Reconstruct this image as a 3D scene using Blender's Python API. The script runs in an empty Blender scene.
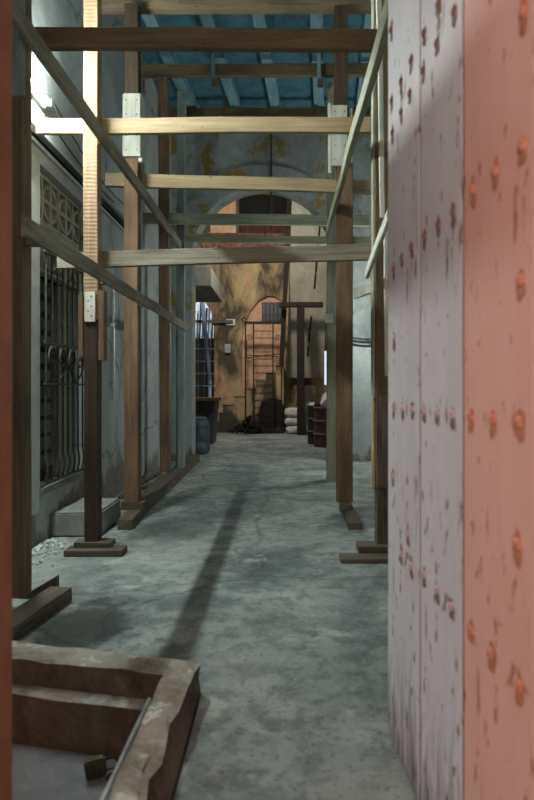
import bpy, bmesh, math, random
from mathutils import Vector, Matrix, noise
random.seed(7)
SC = bpy.context.scene
COL = SC.collection
F, CX, CY, H = 620.0, 283.0, 390.0, 1.2
PI = math.pi

# ------------------------------------------------------------------ materials
def S(r, g, b):
    def f(c):
        c /= 255.0
        return c / 12.92 if c <= 0.04045 else ((c + 0.055) / 1.055) ** 2.4
    return (f(r), f(g), f(b), 1)

class NT:
    def __init__(s, name):
        s.m = bpy.data.materials.new(name); s.m.use_nodes = True
        s.t = s.m.node_tree; s.n = s.t.nodes; s.l = s.t.links
        s.b = s.n['Principled BSDF']
        s.co = s.n.new('ShaderNodeTexCoord').outputs['Object']
    def link(s, a, b): s.l.new(a, b)
    def mapping(s, scale=(1, 1, 1), loc=(0, 0, 0), src=None):
        n = s.n.new('ShaderNodeMapping'); n.inputs['Scale'].default_value = scale; n.inputs['Location'].default_value = loc
        s.link(src or s.co, n.inputs['Vector']); return n.outputs['Vector']
    def noise(s, v, scale, detail=6, rough=0.6, dist=0.0):
        n = s.n.new('ShaderNodeTexNoise'); n.inputs['Scale'].default_value = scale; n.inputs['Detail'].default_value = detail
        n.inputs['Roughness'].default_value = rough; n.inputs['Distortion'].default_value = dist
        s.link(v, n.inputs['Vector']); return n.outputs['Fac']
    def ramp(s, fac, stops, interp='LINEAR'):
        n = s.n.new('ShaderNodeValToRGB'); e = n.color_ramp.elements; n.color_ramp.interpolation = interp
        while len(e) < len(stops): e.new(0.5)
        for i, (p, c) in enumerate(stops):
            e[i].position = p; e[i].color = c if isinstance(c, tuple) else (c, c, c, 1)
        s.link(fac, n.inputs['Fac']); return n.outputs['Color']
    def mix(s, fac, a, b, mode='MIX'):
        n = s.n.new('ShaderNodeMix'); n.data_type = 'RGBA'; n.blend_type = mode
        for sock, v in ((n.inputs[0], fac), (n.inputs[6], a), (n.inputs[7], b)):
            if isinstance(v, (int, float)): sock.default_value = v
            elif isinstance(v, tuple): sock.default_value = v
            else: s.link(v, sock)
        return n.outputs[2]
    def math(s, op, a, b=0.0, c=None):
        n = s.n.new('ShaderNodeMath'); n.operation = op
        for i, v in enumerate((a, b) if c is None else (a, b, c)):
            if isinstance(v, (int, float)): n.inputs[i].default_value = v
            else: s.link(v, n.inputs[i])
        return n.outputs[0]
    def bump(s, h, strength=0.3, dist=0.01):
        n = s.n.new('ShaderNodeBump'); n.inputs['Strength'].default_value = strength; n.inputs['Distance'].default_value = dist
        s.link(h, n.inputs['Height']); s.link(n.outputs['Normal'], s.b.inputs['Normal'])
    def out(s, col, rough=0.8, metal=0.0, spec=0.3):
        if isinstance(col, tuple): s.b.inputs['Base Color'].default_value = col
        else: s.link(col, s.b.inputs['Base Color'])
        s.b.inputs['Roughness'].default_value = rough; s.b.inputs['Metallic'].default_value = metal
        s.b.inputs['Specular IOR Level'].default_value = spec
        return s.m

def wood(name, dark, light, stain=None, stain_amt=0.5, saw=0.0, rough=0.8):
    t = NT(name)
    rnd = t.n.new('ShaderNodeObjectInfo').outputs['Random']
    off = t.n.new('ShaderNodeVectorMath'); off.operation = 'ADD'
    cmb = t.n.new('ShaderNodeCombineXYZ')
    for i in range(3): t.link(t.math('MULTIPLY', rnd, 7.3 + 3 * i), cmb.inputs[i])
    t.link(t.co, off.inputs[0]); t.link(cmb.outputs[0], off.inputs[1]); v0 = off.outputs[0]
    g = t.noise(t.mapping((1, 1, 0.05), src=v0), 38, 6, 0.65, 0.6)
    col = t.ramp(g, [(0.3, dark), (0.68, light)])
    big = t.noise(t.mapping((1, 1, 0.35), src=v0), 5, 4, 0.6)
    if stain:
        col = t.mix(t.math('MULTIPLY', t.ramp(big, [(0.45, 0.0), (0.66, 1.0)]), stain_amt), col, stain)
    # knots and small dark nail marks
    vo = t.n.new('ShaderNodeTexVoronoi'); vo.inputs['Scale'].default_value = 9
    t.link(t.mapping((1, 1, 0.55), src=v0), vo.inputs['Vector'])
    col = t.mix(t.ramp(vo.outputs['Distance'], [(0.03, 0.75), (0.09, 0.0)]), col, tuple(x * 0.35 for x in dark[:3]) + (1,))
    v = t.math('MULTIPLY_ADD', rnd, 0.35, 0.82)
    col = t.mix(1.0, col, t.ramp(v, [(0, 0.0), (1, 1.0)]), 'MULTIPLY')
    hgt = g
    if saw:
        w = t.n.new('ShaderNodeTexWave'); w.bands_direction = 'Z'; w.inputs['Scale'].default_value = 11
        w.inputs['Distortion'].default_value = 1.2; w.inputs['Detail Scale'].default_value = 2
        t.link(t.mapping((0.6, 0.6, 1.0), src=v0), w.inputs['Vector'])
        col = t.mix(t.math('MULTIPLY', t.ramp(w.outputs['Fac'], [(0.0, 1.0), (0.3, 0.0)]), saw), col, dark)
        hgt = t.math('ADD', g, t.math('MULTIPLY', w.outputs['Fac'], 0.5))
    t.bump(hgt, 0.5, 0.006)
    return t.out(col, rough)

def plaster(name, base, alt, dirt, sc=1.0, dirt_lo=0.55, dirt_hi=0.7, dirt_amt=0.8, peel=None, peel_lo=0.6, peel_hi=0.64,
            low=None, low_h=0.5, bump=0.35, rough=0.85, cracks=0.0, speck=0.0):
    t = NT(name)
    a = t.noise(t.co, 1.6 * sc, 8, 0.62, 0.3); b = t.noise(t.co, 9 * sc, 6, 0.7); c = t.noise(t.mapping((1, 1, 0.45), (5, 3, 9)), 1.1 * sc, 9, 0.68, 0.4)
    col = t.ramp(a, [(0.32, alt), (0.62, base)])
    col = t.mix(t.math('MULTIPLY', t.ramp(b, [(0.35, 0.0), (0.75, 1.0)]), 0.35), col, dirt)
    if peel:
        d = t.noise(t.mapping((1, 1, 1), (11, 4, 2)), 1.9 * sc, 8, 0.66, 0.2)
        col = t.mix(t.ramp(d, [(peel_lo, 0.0), (peel_hi, 1.0)]), col, peel)
    col = t.mix(t.math('MULTIPLY', t.ramp(c, [(dirt_lo, 0.0), (dirt_hi, 1.0)]), dirt_amt), col, dirt)
    if speck:
        s_ = t.noise(t.mapping((1, 1, 1), (2, 8, 1)), 45 * sc, 3, 0.6)
        col = t.mix(t.math('MULTIPLY', t.ramp(s_, [(0.62, 0.0), (0.7, 1.0)]), speck), col, dirt)
    if cracks:
        vo = t.n.new('ShaderNodeTexVoronoi'); vo.feature = 'DISTANCE_TO_EDGE'; vo.inputs['Scale'].default_value = 0.55
        nz = t.n.new('ShaderNodeTexNoise'); nz.inputs['Scale'].default_value = 2.2; nz.inputs['Detail'].default_value = 6
        t.link(t.co, nz.inputs['Vector']); mv = t.n.new('ShaderNodeMix'); mv.data_type = 'VECTOR'
        mv.inputs[0].default_value = 0.35; t.link(t.co, mv.inputs[4]); t.link(nz.outputs['Color'], mv.inputs[5])
        t.link(mv.outputs[1], vo.inputs['Vector'])
        col = t.mix(t.math('MULTIPLY', t.ramp(vo.outputs['Distance'], [(0.003, 1.0), (0.009, 0.0)]), cracks), col, tuple(x * 0.4 for x in dirt[:3]) + (1,))
    if low:
        sep = t.n.new('ShaderNodeSeparateXYZ'); geo = t.n.new('ShaderNodeNewGeometry'); t.link(geo.outputs['Position'], sep.inputs[0])
        z = t.math('ADD', sep.outputs['Z'], t.math('MULTIPLY', t.math('SUBTRACT', c, 0.5), -2.2))
        col = t.mix(t.ramp(t.math('DIVIDE', z, low_h * 2), [(0.4, 1.0), (0.62, 0.0)]), col, t.mix(t.ramp(b, [(0.4, 0.0), (0.62, 1.0)]), low, dirt))
    t.bump(t.math('ADD', b, t.math('MULTIPLY', a, 1.5)), bump, 0.02)
    return t.out(col, rough)

def simple(name, a, b, sc=12, rough=0.6, metal=0.0, bump=0.2, spec=0.3):
    t = NT(name); n = t.noise(t.co, sc, 6, 0.65)
    t.bump(n, bump, 0.004)
    return t.out(t.ramp(n, [(0.35, a), (0.65, b)]), rough, metal, spec)

def emit(name, col, s):
    t = NT(name); t.b.inputs['Emission Color'].default_value = col; t.b.inputs['Emission Strength'].default_value = s
    return t.out((0.9, 0.9, 0.9, 1), 0.4)

M = {}
M['pale'] = wood('pale_pine', S(152, 128, 96), S(194, 172, 136), S(124, 104, 78), 0.35)
M['pale_saw'] = wood('sawn_pine', S(138, 108, 80), S(178, 150, 120), S(124, 94, 68), 0.3, saw=0.45)
M['grey'] = wood('weathered_grey_wood', S(108, 100, 86), S(158, 150, 132), S(92, 82, 66), 0.6)
M['greygreen'] = wood('grey_green_wood', S(132, 132, 112), S(174, 174, 152), S(112, 108, 88), 0.5)
M['brown'] = wood('brown_timber', S(84, 64, 46), S(128, 102, 76), S(58, 44, 32), 0.6)
M['orange'] = wood('orange_brown_timber', S(94, 72, 54), S(130, 102, 78), S(70, 54, 42), 0.6)
M['dark'] = wood('dark_timber', S(46, 36, 28), S(80, 62, 46), S(32, 26, 21), 0.6)
M['greybrown'] = wood('grey_brown_timber', S(88, 74, 56), S(128, 110, 84), S(64, 52, 40), 0.6)
M['soil'] = wood('dirty_sole_timber', S(62, 55, 46), S(112, 102, 88), S(52, 46, 38), 0.6)
M['verydark'] = wood('sooty_timber', S(26, 20, 16), S(46, 36, 28), S(20, 16, 13))
M['whitewood'] = wood('whitewashed_board', S(176, 174, 160), S(214, 212, 200), S(140, 132, 116), 0.5)
M['greypaint'] = wood('grey_painted_post', S(112, 122, 120), S(156, 164, 160), S(84, 86, 80), 0.6)
M['blue'] = wood('blue_painted_wood', S(50, 92, 108), S(78, 124, 138), S(34, 64, 76), 0.5)
M['bluelight'] = wood('light_blue_painted_wood', S(92, 132, 146), S(132, 166, 176), S(66, 102, 116), 0.5)
M['wall'] = plaster('blue_grey_plaster', S(176, 182, 180), S(148, 155, 155), S(102, 104, 98), 1.0, 0.56, 0.72, 0.6, peel=S(150, 152, 146), peel_lo=0.62, peel_hi=0.66, low=S(140, 122, 112), low_h=0.3, cracks=0.5, speck=0.2)
M['whitewall'] = plaster('whitewashed_plaster', S(212, 214, 208), S(186, 190, 186), S(132, 130, 120), 1.2, 0.56, 0.7, 0.6, speck=0.4)
M['paleblue'] = plaster('pale_blue_wainscot', S(156, 164, 162), S(134, 144, 144), S(96, 98, 92), 1.2, 0.6, 0.74, 0.6, speck=0.5, low=S(110, 108, 98), low_h=0.16)
M['arch'] = plaster('peeling_arch_plaster', S(160, 168, 166), S(124, 132, 132), S(76, 78, 74), 1.3, 0.54, 0.66, 0.7, peel=S(142, 118, 66), peel_lo=0.56, peel_hi=0.58)
M['ochre'] = plaster('stained_ochre_plaster', S(192, 164, 120), S(160, 140, 110), S(54, 50, 44), 1.0, 0.44, 0.58, 0.9, peel=S(190, 144, 114), peel_lo=0.56, peel_hi=0.6, low=S(74, 70, 58), low_h=0.5)
M['soffit'] = plaster('grey_green_concrete', S(160, 156, 138), S(134, 130, 114), S(84, 80, 70), 1.0, 0.55, 0.7, 0.6)
M['concrete'] = plaster('grey_concrete', S(146, 146, 138), S(118, 118, 112), S(80, 76, 68), 1.6, 0.55, 0.7, 0.6)
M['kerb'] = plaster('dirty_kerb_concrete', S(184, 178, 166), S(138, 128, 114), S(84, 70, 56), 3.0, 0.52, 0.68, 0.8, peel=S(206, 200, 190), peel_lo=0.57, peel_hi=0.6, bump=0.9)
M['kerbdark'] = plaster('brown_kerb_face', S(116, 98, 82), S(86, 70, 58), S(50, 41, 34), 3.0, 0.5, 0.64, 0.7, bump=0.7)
M['brickpink'] = simple('pink_brick_infill', S(178, 138, 110), S(214, 172, 142), 5, 0.9)
M['rubble'] = simple('brick_rubble', S(46, 34, 28), S(150, 108, 88), 11, 0.95, bump=0.8)
M['iron'] = simple('rusted_iron', S(34, 28, 25), S(62, 44, 36), 20, 0.7, 0.3)
M['greyiron'] = simple('grey_painted_iron', S(50, 50, 46), S(92, 92, 84), 20, 0.55, 0.3)
M['steel'] = simple('galvanised_steel', S(140, 146, 146), S(184, 190, 188), 15, 0.4, 0.7)
M['black'] = simple('black_plastic', S(16, 16, 17), S(30, 30, 31), 10, 0.5)
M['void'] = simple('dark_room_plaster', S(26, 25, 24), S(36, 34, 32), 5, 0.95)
M['shutterdark'] = wood('dark_red_shutter', S(44, 30, 28), S(70, 50, 46))
M['louver'] = simple('grey_blue_louvre', S(44, 47, 52), S(72, 78, 84), 8, 0.45)
M['drumred'] = simple('faded_red_drum_paint', S(70, 44, 42), S(98, 62, 58), 6, 0.55)
M['drumgreen'] = simple('dark_green_drum_paint', S(24, 34, 30), S(44, 56, 50), 6, 0.55)
M['drumrim'] = simple('scuffed_drum_rim', S(120, 96, 88), S(160, 136, 126), 9, 0.6, 0.2)
M['sack'] = simple('grey_white_woven_sack', S(168, 166, 162), S(206, 204, 200), 14, 0.9, bump=0.5)
M['plasticbag'] = simple('white_plastic_bag', S(196, 198, 206), S(228, 230, 236), 8, 0.4, bump=0.5)
M['bluedrum'] = simple('blue_grey_plastic_drum', S(52, 62, 70), S(82, 94, 102), 3, 0.5)
M['bingrey'] = simple('grey_bin_plastic', S(70, 74, 74), S(98, 102, 102), 5, 0.6)
M['bluepipe'] = simple('blue_grey_pipe', S(108, 128, 156), S(140, 160, 186), 5, 0.4)
M['dust'] = simple('plaster_dust', S(168, 172, 168), S(214, 216, 210), 18, 0.95, bump=0.6)
M['padlock'] = simple('worn_padlock_body', S(52, 48, 38), S(92, 84, 58), 40, 0.45, 0.6)
M['lid'] = plaster('grey_sheet_cover', S(134, 132, 136), S(108, 106, 108), S(78, 74, 70), 4.0, 0.55, 0.7, 0.5, rough=0.6)
M['tube'] = emit('fluorescent_tube_glow', (0.88, 1.0, 0.96, 1), 510)
M['tube_fill'] = emit('fill_tube_glow', (0.95, 1.0, 0.95, 1), 230)  # dimmer glow for the added fill lamp
M['housing'] = simple('white_lamp_housing', S(190, 196, 194), S(214, 218, 216), 10, 0.5)
M['cable'] = simple('black_cable_rubber', S(14, 14, 15), S(26, 26, 27), 10, 0.6)
M['duct'] = simple('grey_cable_duct', S(150, 158, 158), S(180, 188, 188), 12, 0.5)
M['breeze'] = plaster('breeze_block_cement', S(176, 172, 156), S(150, 146, 132), S(104, 98, 86), 3.0, 0.55, 0.7, 0.6)
M['debris'] = simple('dark_leaf_litter', S(20, 18, 14), S(46, 40, 32), 18, 0.95, bump=0.8)
M['mould'] = simple('damp_soot_render', S(22, 20, 17), S(48, 42, 34), 8, 0.95, bump=0.6)
M['brownwood'] = wood('red_brown_door_wood', S(54, 32, 25), S(90, 54, 42))

def door_paint(name, base, alt, wear, wear2):
    t = NT(name)
    a = t.noise(t.mapping((1, 1, 0.3)), 3.2, 8, 0.62); col = t.ramp(a, [(0.34, alt), (0.64, base)])
    b = t.noise(t.mapping((1, 1, 0.5), (3, 1, 7)), 26, 4, 0.55)
    col = t.mix(t.ramp(b, [(0.62, 0.0), (0.67, 1.0)]), col, wear)
    c = t.noise(t.mapping((0.6, 1.6, 0.22), (9, 2, 3)), 9, 7, 0.7, 1.2)
    col = t.mix(t.math('MULTIPLY', t.ramp(c, [(0.6, 0.0), (0.66, 1.0)]), 0.85), col, wear2)
    sep = t.n.new('ShaderNodeSeparateXYZ'); geo = t.n.new('ShaderNodeNewGeometry'); t.link(geo.outputs['Position'], sep.inputs[0])
    z = t.math('ADD', sep.outputs['Z'], t.math('MULTIPLY', t.math('SUBTRACT', c, 0.5), 1.6))
    col = t.mix(t.math('MULTIPLY', t.ramp(z, [(0.0, 1.0), (0.3, 0.0)]), 0.8), col, wear2)
    t.bump(t.math('ADD', t.math('MULTIPLY', b, 0.5), a), 0.3, 0.006)
    return t.out(col, 0.55, 0, 0.35)
M['doorgrey'] = door_paint('lavender_grey_door_paint', S(226, 220, 224), S(208, 200, 206), S(132, 84, 72), S(84, 56, 50))
M['doorpink'] = door_paint('salmon_door_paint', S(238, 184, 168), S(226, 166, 150), S(188, 108, 76), S(130, 80, 66))
M['doorred'] = simple('orange_red_door_edge', S(132, 78, 50), S(158, 98, 68), 6, 0.6)
M['joint'] = simple('dark_red_joint', S(76, 36, 30), S(104, 52, 44), 30, 0.8)
M['rivet'] = simple('painted_rivet_head', S(170, 140, 138), S(210, 186, 186), 60, 0.5)
M['wearbrown'] = simple('worn_brown_paint', S(112, 72, 64), S(160, 128, 122), 40, 0.8)
M['wearorange'] = simple('worn_orange_paint', S(176, 98, 66), S(212, 140, 112), 40, 0.8)
M['rivetrust'] = simple('rusty_rivet_head', S(104, 66, 56), S(150, 110, 98), 60, 0.7)
M['rivetorange'] = simple('orange_rivet_head', S(176, 98, 68), S(214, 148, 122), 60, 0.6)

def floor_mat():
    t = NT('worn_concrete_floor')
    a = t.noise(t.co, 1.3, 9, 0.65, 0.4); b = t.noise(t.co, 7, 8, 0.7, 0.3); c = t.noise(t.mapping((1, 1, 1), (4, 7, 2)), 0.7, 7, 0.6)
    d = t.noise(t.mapping((1, 1, 1), (1, 2, 3)), 34, 5, 0.7)
    col = t.ramp(a, [(0.34, S(92, 102, 101)), (0.5, S(134, 142, 138)), (0.64, S(164, 168, 162))])
    col = t.mix(t.math('MULTIPLY', t.ramp(b, [(0.46, 0.0), (0.6, 1.0)]), 0.7), col, S(82, 88, 86))
    col = t.mix(t.math('MULTIPLY', t.ramp(c, [(0.5, 0.0), (0.64, 1.0)]), 0.45), col, S(176, 178, 170))
    col = t.mix(t.math('MULTIPLY', t.ramp(d, [(0.55, 0.0), (0.66, 1.0)]), 0.65), col, S(66, 70, 68))
    w = t.noise(t.mapping((1, 1, 1), (8, 8, 2)), 3.2, 6, 0.6)
    col = t.mix(t.math('MULTIPLY', t.ramp(w, [(0.61, 0.0), (0.68, 1.0)]), 0.5), col, S(190, 190, 180))
    vo = t.n.new('ShaderNodeTexVoronoi'); vo.feature = 'DISTANCE_TO_EDGE'; vo.inputs['Scale'].default_value = 0.6
    nz = t.n.new('ShaderNodeTexNoise'); nz.inputs['Scale'].default_value = 2.0; nz.inputs['Detail'].default_value = 8
    t.link(t.co, nz.inputs['Vector']); mv = t.n.new('ShaderNodeMix'); mv.data_type = 'VECTOR'
    mv.inputs[0].default_value = 0.3; t.link(t.co, mv.inputs[4]); t.link(nz.outputs['Color'], mv.inputs[5]); t.link(mv.outputs[1], vo.inputs['Vector'])
    cr = t.ramp(vo.outputs['Distance'], [(0.003, 1.0), (0.011, 0.0)])
    col = t.mix(t.math('MULTIPLY', cr, 0.3), col, S(60, 58, 52))
    # damp patch by the first timber sole
    vm = t.n.new('ShaderNodeVectorMath'); vm.operation = 'DISTANCE'
    mp = t.mapping((1.0, 0.55, 1), (0, 0, 0)); t.link(mp, vm.inputs[0]); vm.inputs[1].default_value = (-1.02, 3.12 * 0.55, 0)
    dd = t.math('ADD', vm.outputs['Value'], t.math('MULTIPLY', t.math('SUBTRACT', b, 0.5), 0.55))
    dd = t.math('ADD', dd, t.math('MULTIPLY', t.math('SUBTRACT', a, 0.5), 0.5))
    col = t.mix(t.ramp(dd, [(0.16, 0.85), (0.24, 0.0)]), col, S(40, 42, 38))
    hh = t.math('ADD', t.math('ADD', b, t.math('MULTIPLY', a, 2.0)), t.math('MULTIPLY', cr, -0.5))
    t.bump(hh, 0.8, 0.03)
    return t.out(col, 0.72, 0, 0.35)
M['floor'] = floor_mat()

# ------------------------------------------------------------------ mesh helpers
def finish(name, bm, mat, parent=None, origin=None, smooth=False, matrix=None):
    """Link a bmesh (world coordinates, or local ones with matrix) as one mesh object."""
    bmesh.ops.recalc_face_normals(bm, faces=bm.faces[:])
    me = bpy.data.meshes.new(name)
    if matrix is None:
        if origin is None:
            xs = [v.co for v in bm.verts]
            origin = Vector(((min(v.x for v in xs) + max(v.x for v in xs)) / 2, (min(v.y for v in xs) + max(v.y for v in xs)) / 2, min(v.z for v in xs)))
        origin = Vector(origin)
        bmesh.ops.translate(bm, verts=bm.verts[:], vec=-origin)
        matrix = Matrix.Translation(origin)
    if smooth:
        for f in bm.faces: f.smooth = True
    bm.to_mesh(me); bm.free()
    if mat: me.materials.append(mat)
    o = bpy.data.objects.new(name, me); COL.objects.link(o)
    if parent:
        o.parent = parent
        pw = Vector((0, 0, 0)); p = parent; pm = parent.get('_w')
        matrix = WORLD[parent.name].inverted() @ matrix
        WORLD[o.name] = WORLD[parent.name] @ matrix
    else:
        WORLD[o.name] = matrix.copy()
    o.matrix_basis = matrix
    return o
WORLD = {}

def empty(name, loc):
    o = bpy.data.objects.new(name, None); COL.objects.link(o); o.location = loc; o.empty_display_size = 0.1
    WORLD[o.name] = Matrix.Translation(Vector(loc)); return o

def tag(o, label, cat, group=None, kind=None):
    o['label'] = label; o['category'] = cat
    if group: o['group'] = group
    if kind: o['kind'] = kind
    return o
def struct(o, label=None):
    o['kind'] = 'structure'
    if label: o['label'] = label
    return o

def box(bm, x0, x1, y0, y1, z0, z1):
    vs = [bm.verts.new((x, y, z)) for x in (x0, x1) for y in (y0, y1) for z in (z0, z1)]
    for f in ((0, 1, 3, 2), (4, 6, 7, 5), (0, 4, 5, 1), (2, 3, 7, 6), (0, 2, 6, 4), (1, 5, 7, 3)):
        bm.faces.new([vs[i] for i in f])
    return vs
def boxm(x0, x1, y0, y1, z0, z1, bev=0.0):
    bm = bmesh.new(); box(bm, x0, x1, y0, y1, z0, z1)
    if bev: bmesh.ops.bevel(bm, geom=bm.edges[:], offset=bev, segments=2, affect='EDGES')
    return bm
def prism(bm, pts, z0, z1):
    a = [bm.verts.new((p[0], p[1], z0)) for p in pts]; b = [bm.verts.new((p[0], p[1], z1)) for p in pts]; n = len(pts)
    bm.faces.new(a[::-1]); bm.faces.new(b)
    for i in range(n): bm.faces.new((a[i], a[(i + 1) % n], b[(i + 1) % n], b[i]))
def prism_y(bm, pts, y0, y1):
    a = [bm.verts.new((p[0], y0, p[1])) for p in pts]; b = [bm.verts.new((p[0], y1, p[1])) for p in pts]; n = len(pts)
    bm.faces.new(a); bm.faces.new(b[::-1])
    for i in range(n): bm.faces.new((a[i], b[i], b[(i + 1) % n], a[(i + 1) % n]))
def tube(bm, pts, r, n=8, close=False):
    pts = [Vector(p) for p in pts]; rings = []
    for i, p in enumerate(pts):
        if close: d = pts[(i + 1) % len(pts)] - pts[i - 1]
        else: d = pts[min(i + 1, len(pts) - 1)] - pts[max(i - 1, 0)]
        d.normalize(); u = Vector((0, 0, 1)) if abs(d.z) < 0.9 else Vector((1, 0, 0))
        x = d.cross(u).normalized(); y = d.cross(x)
        rings.append([bm.verts.new(p + (x * math.cos(2 * PI * k / n) + y * math.sin(2 * PI * k / n)) * r) for k in range(n)])
    m = len(rings)
    for i in range(m if close else m - 1):
        a, b = rings[i], rings[(i + 1) % m]
        for k in range(n): bm.faces.new((a[k], a[(k + 1) % n], b[(k + 1) % n], b[k]))
    if not close: bm.faces.new(rings[0][::-1]); bm.faces.new(rings[-1])
def lathe(bm, prof, cx, cy, n=28, cap=True):
    rings = [[bm.verts.new((cx + r * math.cos(2 * PI * k / n), cy + r * math.sin(2 * PI * k / n), z)) for k in range(n)] for r, z in prof]
    for a, b in zip(rings, rings[1:]):
        for k in range(n): bm.faces.new((a[k], a[(k + 1) % n], b[(k + 1) % n], b[k]))
    if cap: bm.faces.new(rings[0][::-1]); bm.faces.new(rings[-1])
def rough(bm, amp, freq, cuts=0, seed=0.0):
    if cuts: bmesh.ops.subdivide_edges(bm, edges=bm.edges[:], cuts=cuts, use_grid_fill=True)
    for v in bm.verts:
        p = v.co * freq + Vector((seed, seed * 1.7, seed * 0.3))
        v.co += Vector((noise.noise(p), noise.noise(p + Vector((31, 0, 0))), noise.noise(p + Vector((0, 57, 0))))) * amp
def cut(o, *cutters):
    """Subtract solids (world coordinates) from an object for good."""
    for bm in cutters:
        bmesh.ops.recalc_face_normals(bm, faces=bm.faces[:])
        me = bpy.data.meshes.new('cutter'); bm.to_mesh(me); bm.free()
        c = bpy.data.objects.new('cutter', me); COL.objects.link(c)
        md = o.modifiers.new('b', 'BOOLEAN'); md.operation = 'DIFFERENCE'; md.object = c; md.solver = 'EXACT'
        dg = bpy.context.evaluated_depsgraph_get(); dg.update()
        new = bpy.data.meshes.new_from_object(o.evaluated_get(dg))
        o.modifiers.clear(); o.data = new
        bpy.data.objects.remove(c)

def timber(name, a, b, w, h, mat, parent=None, warp=0.004, seed=None, ch=0.004):
    """A sawn timber from a to b: w across, h upward (or along Y for an upright)."""
    a, b = Vector(a), Vector(b); L = (b - a).length; z = (b - a).normalized()
    ref = Vector((0, 0, 1)) if abs(z.z) < 0.9 else Vector((0, 1, 0))
    x = ref.cross(z).normalized(); y = z.cross(x)
    Mx = Matrix((x, y, z)).transposed().to_4x4(); Mx.translation = a
    seed = random.random() * 100 if seed is None else seed
    n = max(2, int(L / 0.22)); bm = bmesh.new(); rings = []
    hw, hh = w / 2, h / 2; ch = min(ch, hw * 0.4, hh * 0.4)
    sec = [(-hw + ch, -hh), (hw - ch, -hh), (hw, -hh + ch), (hw, hh - ch), (hw - ch, hh), (-hw + ch, hh), (-hw, hh - ch), (-hw, -hh + ch)]
    for i in range(n + 1):
        t = i / n; s = math.sin(PI * t)
        dx = noise.noise(Vector((seed, t * L * 0.8, 0))) * warp * 1.6 * s; dy = noise.noise(Vector((seed, 5, t * L * 0.8))) * warp * 1.6 * s
        ring = []
        for k, (px, py) in enumerate(sec):
            j = Vector((noise.noise(Vector((seed + k, t * L * 3, 1))), noise.noise(Vector((seed + k, 9, t * L * 3))), 0)) * warp * 0.35
            ring.append(bm.verts.new(Vector((px + dx, py + dy, t * L)) + j))
        rings.append(ring)
    for p, q in zip(rings, rings[1:]):
        for k in range(8): bm.faces.new((p[k], p[(k + 1) % 8], q[(k + 1) % 8], q[k]))
    bm.faces.new(rings[0][::-1]); bm.faces.new(rings[-1])
    return finish(name, bm, mat, parent, matrix=Mx)

def upright(name, x0, x1, y0, d, z0, z1, mat, parent=None, dx=0.0, warp=0.005):
    xm = (x0 + x1) / 2
    return timber(name, (xm, y0 + d / 2, z0), (xm + dx, y0 + d / 2, z1), x1 - x0, d, mat, parent, warp)

# ------------------------------------------------------------------ the room
WX, RX, CZ = -1.90, 1.75, 5.72          # left wall, right wall, ceiling
AY = 10.5                               # wall with the arch
bm = bmesh.new(); prism(bm, [(-3.6, -4), (3.6, -4), (3.6, 21), (-3.6, 21)], -0.35, 0.0)
floor = struct(finish('floor', bm, M['floor'], origin=(0, 0, 0)), 'worn grey concrete passage floor')
KOUT = [(-1.27, 2.695), (-0.322, 2.462), (-0.318, 1.0), (-1.27, 1.0)]
bm = bmesh.new(); prism(bm, KOUT, -0.22, 0.3); cut(floor, bm)

wl = struct(finish('wall_left', boxm(WX - 0.22, WX, 0.7, AY, 0, CZ), M['wall']), 'blue grey plastered wall with the barred window')
WY0, WY1, WZ0, WZ1 = 4.82, 5.98, 0.377, 2.97
cut(wl, boxm(WX - 0.4, WX + 0.2, WY0, WY1, WZ0, WZ1))
struct(finish('wall_right', boxm(RX, RX + 0.2, 0.7, AY, 0, CZ), M['wall']))
wf = struct(finish('wall_front', boxm(WX - 0.22, RX + 0.2, 0.45, 0.7, 0, CZ), M['wall']))
cut(wf, boxm(-0.9, 0.62, 0.2, 1.0, -0.1, 3.45))
# room behind the window
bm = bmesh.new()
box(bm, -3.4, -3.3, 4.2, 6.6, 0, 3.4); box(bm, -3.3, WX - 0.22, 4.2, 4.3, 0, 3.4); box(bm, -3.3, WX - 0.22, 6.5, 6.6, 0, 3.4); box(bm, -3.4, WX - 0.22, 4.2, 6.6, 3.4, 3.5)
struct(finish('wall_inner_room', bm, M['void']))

# arch wall
ACX, AR, ASZ = -0.335, 1.205, 3.44
wa = struct(finish('wall_arch', boxm(WX, RX, AY, AY + 0.42, 0, CZ), M['arch']), 'peeling grey wall pierced by a round arch')
bm = bmesh.new()
prism_y(bm, [(ACX - AR, -0.2), (ACX + AR, -0.2)] + [(ACX + AR * math.cos(a), ASZ + AR * math.sin(a)) for a in [PI * i / 40 for i in range(41)]], AY - 0.5, AY + 1)
cut(wa, bm)
# raised archivolt band
bm = bmesh.new(); N = 40
pts = [(ACX + (AR + 0.36) * math.cos(PI * i / N), ASZ + (AR + 0.36) * math.sin(PI * i / N)) for i in range(N + 1)]
pin = [(ACX + (AR + 0.005) * math.cos(PI * i / N), ASZ + (AR + 0.005) * math.sin(PI * i / N)) for i in range(N + 1)]
ai = [[bm.verts.new((p[0], y, p[1])) for p in q] for q in (pts, pin) for y in (AY - 0.035, AY - 0.001)]
for i in range(N):
    for p, q in ((0, 2), (0, 1), (2, 3), (1, 3)): bm.faces.new((ai[p][i], ai[p][i + 1], ai[q][i + 1], ai[q][i]))
for i in (0, N): bm.faces.new([ai[k][i] for k in (0, 2, 3, 1)])
struct(finish('trim_1', bm, M['arch']), 'flat plaster band around the arch')
bm = bmesh.new(); tube(bm, [(-0.2, AY - 0.05, 3.9), (-0.2, AY - 0.05, 5.6)], 0.018)
tag(finish('vertical_conduit', bm, M['greyiron']), 'thin grey conduit running down the wall above the arch', 'conduit')
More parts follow.
